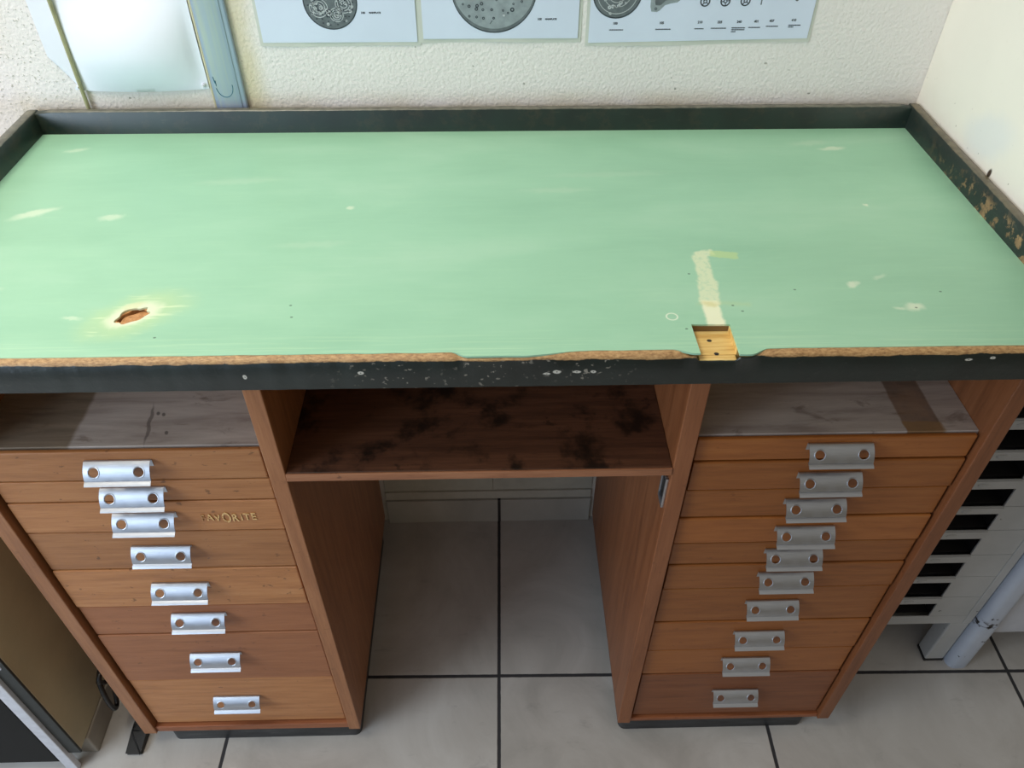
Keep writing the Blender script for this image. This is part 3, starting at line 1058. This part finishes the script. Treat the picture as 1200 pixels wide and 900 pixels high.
for q in ((cx - .0335, cz - .010, .0012), (cx + .0125, cz - .036, .0016), (cx + .006, cz - .0075, .0012)):
    bm = bmesh.new()
    dots(bm, [q], YI - .0007)
    add('highlight_print', bm, INK_PALE, d2)
bm = bmesh.new()
text_mesh(bm, '100', .0038, .0755, 1.0725, YI + .0001, .0002, bold=.0002)
text_mesh(bm, 'MAINPLATE', .0029, .0905, 1.0728, YI + .0001, .0002, bold=.0002)
add('caption', bm, INK, p2)

# chart 3: row of parts
p3, add = poster(.1420, .4391, 1.0428, 1.250, 'laminated chart with a row of small watch parts and captions, rightmost of the three charts', skew=.0045)
cx, cz, R = .1765, 1.1065, .0325
bm = disc_y(bmesh.new(), cx, cz, R, R, YI - .0002, YI)
d3 = add('movement_drawing', bm, INK, p3)
add('main_plate_print', disc_y(bmesh.new(), cx, cz + .0004, R * .96, R * .96, YI - .0004, YI - .0002), INK_MID, d3)
bm = bmesh.new()
rnd = random.Random(9)
for k in range(30):
    a = rnd.uniform(0, 2 * PI); q = rnd.uniform(.3, .86) * R
    ring_y(bm, cx + q * math.cos(a), cz + q * math.sin(a), .0007, .0013 + rnd.random() * .0014, YI - .0007, YI - .0004, 12)
for r in (.026, .018, .012):
    ring_y(bm, cx, cz, r, r + .0007, YI - .0007, YI - .0004, 40)
dots(bm, [(cx - .0085, cz - .0255, .0014), (cx + .0115, cz - .0130, .0013)], YI - .0004)
add('wheel_train_print', bm, INK_PALE, d3)
# barrel bridge outline
def poly_y(pts, y0, y1):
    bm = bmesh.new()
    f = [bm.verts.new((a, y0, b)) for a, b in pts]
    b_ = [bm.verts.new((a, y1, b)) for a, b in pts]
    bm.faces.new(f); bm.faces.new(list(reversed(b_)))
    for i in range(len(f)):
        j = (i + 1) % len(f)
        bm.faces.new((f[i], f[j], b_[j], b_[i]))
    return bm
bp = [(.2200, 1.1200), (.2210, 1.0890), (.2228, 1.0828), (.2300, 1.0822), (.2335, 1.0838), (.2400, 1.0905), (.2475, 1.0928), (.2560, 1.0940), (.2640, 1.1010), (.2620, 1.1200), (.2420, 1.1290)]
d4 = add('bridge_drawing', poly_y(bp, YI - .0002, YI), INK_LIGHT, p3)
qx, qz = .240, 1.104
inner = [(qx + (a - qx) * .72, qz + .002 + (b - qz) * .72) for a, b in bp]
add('bridge_face_print', poly_y(inner, YI - .0004, YI - .0002), INK_MID, d4)
bm = bmesh.new()
ring_y(bm, .2285, 1.0862, .0010, .0017, YI - .0006, YI - .0004, 14)
add('hole_print', bm, INK, d4)
# wheels
for wx, wz in ((.2925, 1.0950), (.3190, 1.0952), (.3455, 1.0955)):
    bm = bmesh.new()
    ring_y(bm, wx, wz, .0050, .0066, YI - .0002, YI, 32)
    ring_y(bm, wx, wz, .0014, .0026, YI - .0002, YI, 20)
    for k in range(4):
        a = k * PI / 2 + wx * 30
        tube(bm, [(wx + .002 * math.cos(a), YI - .0001, wz + .002 * math.sin(a)), (wx + .0055 * math.cos(a), YI - .0001, wz + .0055 * math.sin(a))], .0006, 6, ry=.0006)
    add('wheel_drawing', bm, INK, p3)
bm = bmesh.new()
box(bm, .3662, .3676, YI - .0002, YI, 1.0905, 1.1010)
box(bm, .3648, .3692, YI - .0002, YI, 1.1000, 1.1080)
add('stem_drawing', bm, INK_MID, p3)
bm = disc_y(bmesh.new(), .4135, 1.0990, .0030, .0042, YI - .0002, YI, 16)
box(bm, .4125, .4150, YI - .0002, YI, 1.1010, 1.1120)
add('pinion_drawing', bm, INK_MID, p3)
for s_, x_, z_, bars in (('100', .1765, 1.0665, [(.1690, .1880, 1.0595)]), ('105', .2385, 1.0668, [(.2310, .2520, 1.0600)]), ('210', .2900, 1.0675, [(.2835, .2965, 1.0605)]),
                         ('225', .3165, 1.0675, [(.3055, .3265, 1.0610)]), ('240', .3425, 1.0678, [(.3335, .3520, 1.0614), (.3335, .3515, 1.0590), (.3335, .3400, 1.0565)]),
                         ('401', .3655, 1.0682, [(.3560, .3720, 1.0618)]), ('407', .3860, 1.0688, [(.3795, .3960, 1.0632)]), ('410', .4155, 1.0696, [(.4095, .4260, 1.0645), (.4095, .4170, 1.0622)])):
    bm = text_mesh(bmesh.new(), s_, .0042, x_, z_, YI + .0001, .0002, bold=.00022)
    for a, b, z in bars:
        ink_bar(bm, a, b, z, .0015, YI)
    add('caption', bm, INK, p3)

# ------------------------------------------------------------------ left end of the back wall
pp = thing('blank_sheet', 'blank white paper sheet pinned to the wall, its bottom edge curling, behind the hanging cable', 'paper', (-.484, .490, 1.06))
X0, X1, Z0, Z1 = -.5862, -.3815, .9835, 1.290
def paper(u, v):
    x = X0 + (X1 - X0) * u
    z = Z0 + (Z1 - Z0) * v
    low = max(0.0, 1 - (z - Z0) / .085)
    bul = max(0.0, math.sin(PI * min(1, max(0, (u - .17) / .79))))
    h = (z - Z0) / .125
    prof = 0.0 if h >= 1 else (math.sin(PI * (.5 + .5 * (h - .42) / .58)) if h > .42 else .12 + .88 * math.sin(PI / 2 * h / .42))
    y = .4876 - .023 * prof * bul ** .7 - .0008 * (1 + math.sin(u * 9)) * math.sin(v * 7) ** 2
    if u < .14:                                   # folded-in lower left corner
        lim = Z0 + .046 * (1 - u / .14) ** .8
        if z < lim:
            z = lim + (z - lim) * .02
            y -= .0002
    z -= .0026 * low * (1 - (2 * u - 1) ** 2)
    return (x - pp.location.x, y - pp.location.y, z - pp.location.z)
bm = sheet_y(bmesh.new(), 40, 44, paper, .0003)
mesh_obj('sheet', bm, PAPER, pp, smooth=60)
for px, pz in ((-.5590, .9880), (-.3880, .9895)):
    bm = bmesh.new()
    tube(bm, [(px, .4880, pz), (px, .4850, pz), (px, .4846, pz)], [.0022, .0030, .0012], 12)
    tube(bm, [(px, .4846, pz), (px, .4800, pz + .0003), (px, .4790, pz + .0004)], [.0012, .0018, .0022], 12)
    bmesh.ops.translate(bm, vec=-pp.location, verts=bm.verts)
    mesh_obj('push_pin', bm, plain('clear_pin', srgb(226, 228, 236), .15, var=.01), pp, smooth=40)

bm = bmesh.new()
box(bm, -.3765, -.3330, .4830, .4900, .8900, 2.40, bev=.0022, seg=3)
box(bm, -.3700, -.3395, .4816, .4840, .8900, 2.40, bev=.0009)
tr = tag(mesh_obj('cable_trunking', bm, TRUNK, smooth=30), 'vertical grey-blue cable trunking strip on the back wall with teal pen scribble', 'trunking')
# worn adhesive bead down its left side
bm = bmesh.new()
tube(bm, [(-.3785, .4886, .9), (-.3783, .4886, 1.2), (-.3786, .4886, 2.4)], .0022, 8)
mesh_obj('sealant_bead', bm, plain('yellowed_sealant', srgb(206, 196, 160), .6), tr)
bm = bmesh.new()
pts = []
for k in range(22):
    a = PI * 1.05 + k / 21 * PI * 1.0
    pts.append((-.3585 + .0115 * math.cos(a), .4814, .9890 + .0150 * math.sin(a)))
tube(bm, pts, .00045, 6)
tube(bm, [(-.3715, .4828, 1.002), (-.3700, .4816, .9935), (-.3690, .4814, .9975), (-.3690, .4814, .9900)], .00045, 6)
mesh_obj('pen_scribble', bm, PEN, tr)

bm = bmesh.new()
pts = [(-.5540 + .0012 * math.sin(k * .9), .4832, .40 + k * .1) for k in range(21)]
tube(bm, pts, .0036, 10, ry=.0026)
tag(mesh_obj('hanging_cable', bm, CORD, smooth=60), 'olive-beige cable hanging down in front of the blank white sheet', 'cable')

# ------------------------------------------------------------------ grey metal drawer cabinet on the right
mc = thing('metal_drawer_cabinet', 'grey metal cabinet of shallow drawers with black finger slots, right of the workbench', 'cabinet', (.744, .13, 0))
def addc(name, bm, mat, par=mc, **k):
    bmesh.ops.translate(bm, vec=-mc.location, verts=bm.verts)
    return mesh_obj(name, bm, mat, par, **k)
CX0, CX1, CY = .6230, .8685, .1280
bm = bmesh.new()
box(bm, CX0, CX0 + .016, CY, .480, .138, .878, bev=.0015)
box(bm, CX1 - .0155, CX1, CY, .480, .138, .878, bev=.0015)
box(bm, CX0, CX1, CY + .002, .480, .862, .880, bev=.0015)
box(bm, CX0 + .016, CX1 - .0155, CY + .0005, CY + .0034, .138, .1640, bev=.0012)
box(bm, CX0 + .016, CX1 - .0155, CY + .0034, .480, .138, .1420)
box(bm, CX0 + .010, CX1 - .010, .470, .480, .150, .870)
addc('carcass', bm, GREYMETAL)
for lx0, lx1 in ((.623, .657), (.832, .8685)):
    for ly0, ly1 in ((.1285, .160), (.448, .480)):
        bm = B(lx0, lx1, ly0, ly1, .006, .1380, bev=.003)
        lg = addc('leg', bm, GREYMETAL)
        addc('leg_cap', B(lx0 - .0006, lx1 + .0006, ly0 - .0006, ly1 + .0006, 0, .0065, bev=.0012), BLACK, lg)
slots = [(.166, .208), (.228, .274), (.291, .333), (.354, .399), (.421, .4626), (.481, .523), (.545, .587), (.609, .651), (.673, .715), (.737, .779)]
SX0, SX1 = .664, .782
for i, (z0, z1) in enumerate(slots):
    seam0 = z0 - .0015
    seam1 = slots[i + 1][0] - .0025 if i + 1 < len(slots) else .8590
    x0, x1 = CX0 + .017, CX1 - .0165
    y0, y1 = CY + .0005, CY + .0035
    bm = bmesh.new()
    box(bm, x0, SX0, y0, y1, seam0, seam1, bev=.0008)
    # right cheek of the slot leans a little
    box(bm, SX1, x1, y0, y1, seam0, seam1, bev=.0008)
    box(bm, SX0 - .0005, SX1 + .0005, y0, y1, z1, seam1, bev=.0008)
    # rolled lip below the slot
    box(bm, SX0 - .002, SX1 + .001, y0 - .0020, y1, z1 + .0008, seam1 - .0012, bev=.0008)
    dw = addc('drawer', bm, GREYMETAL)
    bm = bmesh.new()
    box(bm, SX0 - .004, SX1 + .004, CY + .045, CY + .047, seam0, seam1)
    box(bm, SX0 - .004, SX1 + .004, CY + .0105, CY + .045, seam0 - .0030, seam0 - .0015)
    box(bm, SX0 - .004, SX1 + .004, CY + .0105, CY + .045, seam1 - .0035, seam1 - .0025)
    box(bm, SX0 - .006, SX0 - .004, CY + .0105, CY + .045, seam0, seam1)
    box(bm, SX1 + .004, SX1 + .006, CY + .0105, CY + .045, seam0, seam1)
    addc('finger_slot', bm, SLOTDARK, dw)
    bm = bmesh.new()
    bmesh.ops.create_uvsphere(bm, u_segments=16, v_segments=8, radius=1)
    for v in bm.verts:
        v.co = Vector((.727 + v.co.x * .0085, y0 - .0020 + v.co.y * .0028, (z1 + seam1) / 2 + .0005 + v.co.z * .0035))
    addc('catch', bm, GREYMETAL, dw, smooth=60)

# neighbour with the pale blue post
nc = thing('blue_post_cabinet', 'grey metal cabinet with a chipped pale blue corner post, right of the slotted drawer cabinet', 'cabinet', (1.10, .13, 0))
def addn(name, bm, mat, par=nc, **k):
    bmesh.ops.translate(bm, vec=-nc.location, verts=bm.verts)
    return mesh_obj(name, bm, mat, par, **k)
bm = B(.9125, 1.34, .130, .480, .099, .860, bev=.002)
addn('cabinet_body', bm, plain('light_grey_steel', srgb(186, 186, 190), .4, var=.03))
for z0, z1 in ((.112, .34), (.346, .60), (.606, .85)):
    addn('front_panel', B(.922, 1.33, .1265, .1300, z0, z1, bev=.001), plain('light_grey_front', srgb(184, 185, 190), .4, var=.03))
def post(x, y, z0, z1, r, mat, name, par=nc):
    bm = bmesh.new()
    pts = []
    for cx, cy, a in ((x - r * .35, y - r * .35, PI), (x + r * .35, y - r * .35, 1.5 * PI), (x + r * .35, y + r * .35, 0), (x - r * .35, y + r * .35, .5 * PI)):
        for k in range(6):
            t = a + k / 5 * PI / 2
            pts.append((cx + r * .65 * math.cos(t), cy + r * .65 * math.sin(t)))
    prism(bm, pts, [], z0, z1)
    return addn(name, bm, mat, par, smooth=40)
for q, (px, py) in enumerate(((.8930, .1320), (1.36, .1320), (.8930, .468), (1.36, .468))):
    po = post(px, py, .150, .870, .0195, BLUEMETAL, 'corner_post')
    post(px, py, .0, .149, .0205, BLUEMETAL, 'post_foot', po)

# ------------------------------------------------------------------ left of the bench
lc = thing('cream_side_cabinet', 'cream-sided cabinet with black edge strip, silver upright and dark front, left of the workbench', 'cabinet', (-.95, .2, 0))
def addl(name, bm, mat, par=lc, **k):
    bmesh.ops.translate(bm, vec=-lc.location, verts=bm.verts)
    return mesh_obj(name, bm, mat, par, **k)
addl('carcass', B(-1.22, -.7040, -.0290, .45, .0580, .78, bev=.002), CREAM)
addl('base', B(-1.20, -.7010, -.010, .43, .0, .0575, bev=.003), GREYBASE)
es = addl('edge_strip', B(-.7245, -.7030, -.0335, -.0292, .0560, .78, bev=.0008), RUBBER)
bm = bmesh.new()
tube(bm, [(-.7115, -.0332, .352), (-.7115, -.0352, .352)], .0022, 10)
addl('screw', bm, ALU, es, smooth=40)
addl('upright', B(-.7440, -.7245, -.0400, -.0295, .0, .78, bev=.0012), ALU)
addl('front_door', B(-1.215, -.7455, -.0380, -.0292, .030, .775, bev=.003), SMOKED)

bm = bmesh.new()
pts = []
for k in range(40):
    t = k / 39
    a = PI * .5 + t * 2 * PI * 1.15
    pts.append((-.662 + .006 * math.sin(t * 9), .044 + .020 * math.cos(a), .117 + .055 * math.sin(a) + .01 * t))
pts = [(-.664, .30, .30), (-.664, .20, .24), (-.663, .11, .20)] + pts + [(-.655, .12, .045), (-.652, .22, .0055), (-.65, .32, .0055)]
# smooth
for _ in range(2):
    pts = [pts[0]] + [tuple(sum(c) / 3 for c in zip(pts[i - 1], pts[i], pts[i + 1])) for i in range(1, len(pts) - 1)] + [pts[-1]]
tube(bm, pts, .0042, 10)
tag(mesh_obj('cable_loop', bm, DARKCABLE, smooth=60), 'black cable looping down between the cream cabinet and the left pedestal', 'cable')

bm = bmesh.new()
q = [(-.6500, -.0165), (-.6230, -.0165), (-.6210, .020), (-.6300, .055), (-.6470, .055), (-.6520, .020)]
prism(bm, q, [], 0, .016)
for v in bm.verts:
    if v.co.z > .01:
        v.co.z = .010 + .010 * max(0, min(1, (v.co.y + .0165) / .06))
        v.co.x = -.6365 + (v.co.x + .6365) * .86
bmesh.ops.bevel(bm, geom=list(bm.edges), offset=.0016, segments=2, affect='EDGES', profile=.5)
tag(mesh_obj('rubber_block', bm, BLACK, smooth=40), 'small black block lying on the floor at the outer corner of the left pedestal', 'block')

# ------------------------------------------------------------------ light
def area(name, loc, target, sx, sy, power, color):
    l = bpy.data.lights.new(name, 'AREA')
    l.shape = 'RECTANGLE'
    l.size = sx; l.size_y = sy
    l.energy = power
    l.color = color
    o = link(bpy.data.objects.new(name, l))
    o.location = loc
    d = Vector(target) - Vector(loc)
    o.rotation_euler = d.to_track_quat('-Z', 'Y').to_euler()
    return o
# daylight through the window and open door at the front left of the room
area('window_daylight', (-1.75, -1.05, 1.25), (.0, .1, .65), .9, 1.3, 26, (.69, .84, 1.0))
area('glass_door_daylight', (-1.35, -2.30, 1.45), (-.1, .1, .5), 1.5, 2.0, 8, (.48, .68, 1.0))
# ceiling lamp
area('ceiling_lamp', (-.80, .05, 2.35), (-.55, .1, .8), 1.2, .7, 21, (1.0, .95, .84))

w = bpy.data.worlds.new('room_light')
scene.world = w
w.use_nodes = True
nt = w.node_tree
bg = nt.nodes['Background']
# soft room bounce: pale ceiling and upper walls above, dim floor level below
tcw = nt.nodes.new('ShaderNodeTexCoord')
sxyz = nt.nodes.new('ShaderNodeSeparateXYZ')
nt.links.new(tcw.outputs['Generated'], sxyz.inputs[0])
rmp = nt.nodes.new('ShaderNodeValToRGB')
mr = nt.nodes.new('ShaderNodeMapRange')
nt.links.new(sxyz.outputs[2], mr.inputs[0])
mr.inputs[1].default_value = -1
nt.links.new(mr.outputs[0], rmp.inputs[0])
e = rmp.color_ramp.elements
e[0].position = .40; e[0].color = (.32, .25, .15, 1)
e[1].position = .85; e[1].color = (1.0, .94, .82, 1)
nt.links.new(rmp.outputs[0], bg.inputs[0])
bg.inputs[1].default_value = .30

# ------------------------------------------------------------------ camera
cam = bpy.data.cameras.new('camera')
cam.sensor_width = 36
cam.lens = 923.86 / 1200 * 36
cam.clip_start = .02
co_ = link(bpy.data.objects.new('camera', cam))
rt = Vector((.99970728, -.02396347, .00333306))
up = Vector((.01391472, .68217588, .73105571))
fw = Vector((.01979236, .73079534, -.68230963))
m = Matrix.Identity(4)
for i in range(3):
    m[i][0], m[i][1], m[i][2] = rt[i], up[i], -fw[i]
m.translation = Vector((.01160366, -.60360786, 1.43274712))
co_.matrix_world = m
scene.camera = co_

vs = scene.view_settings
vs.view_transform = 'Standard'
vs.look = 'None'
vs.exposure = 0.10
vs.gamma = 1.0
vs.use_curve_mapping = False
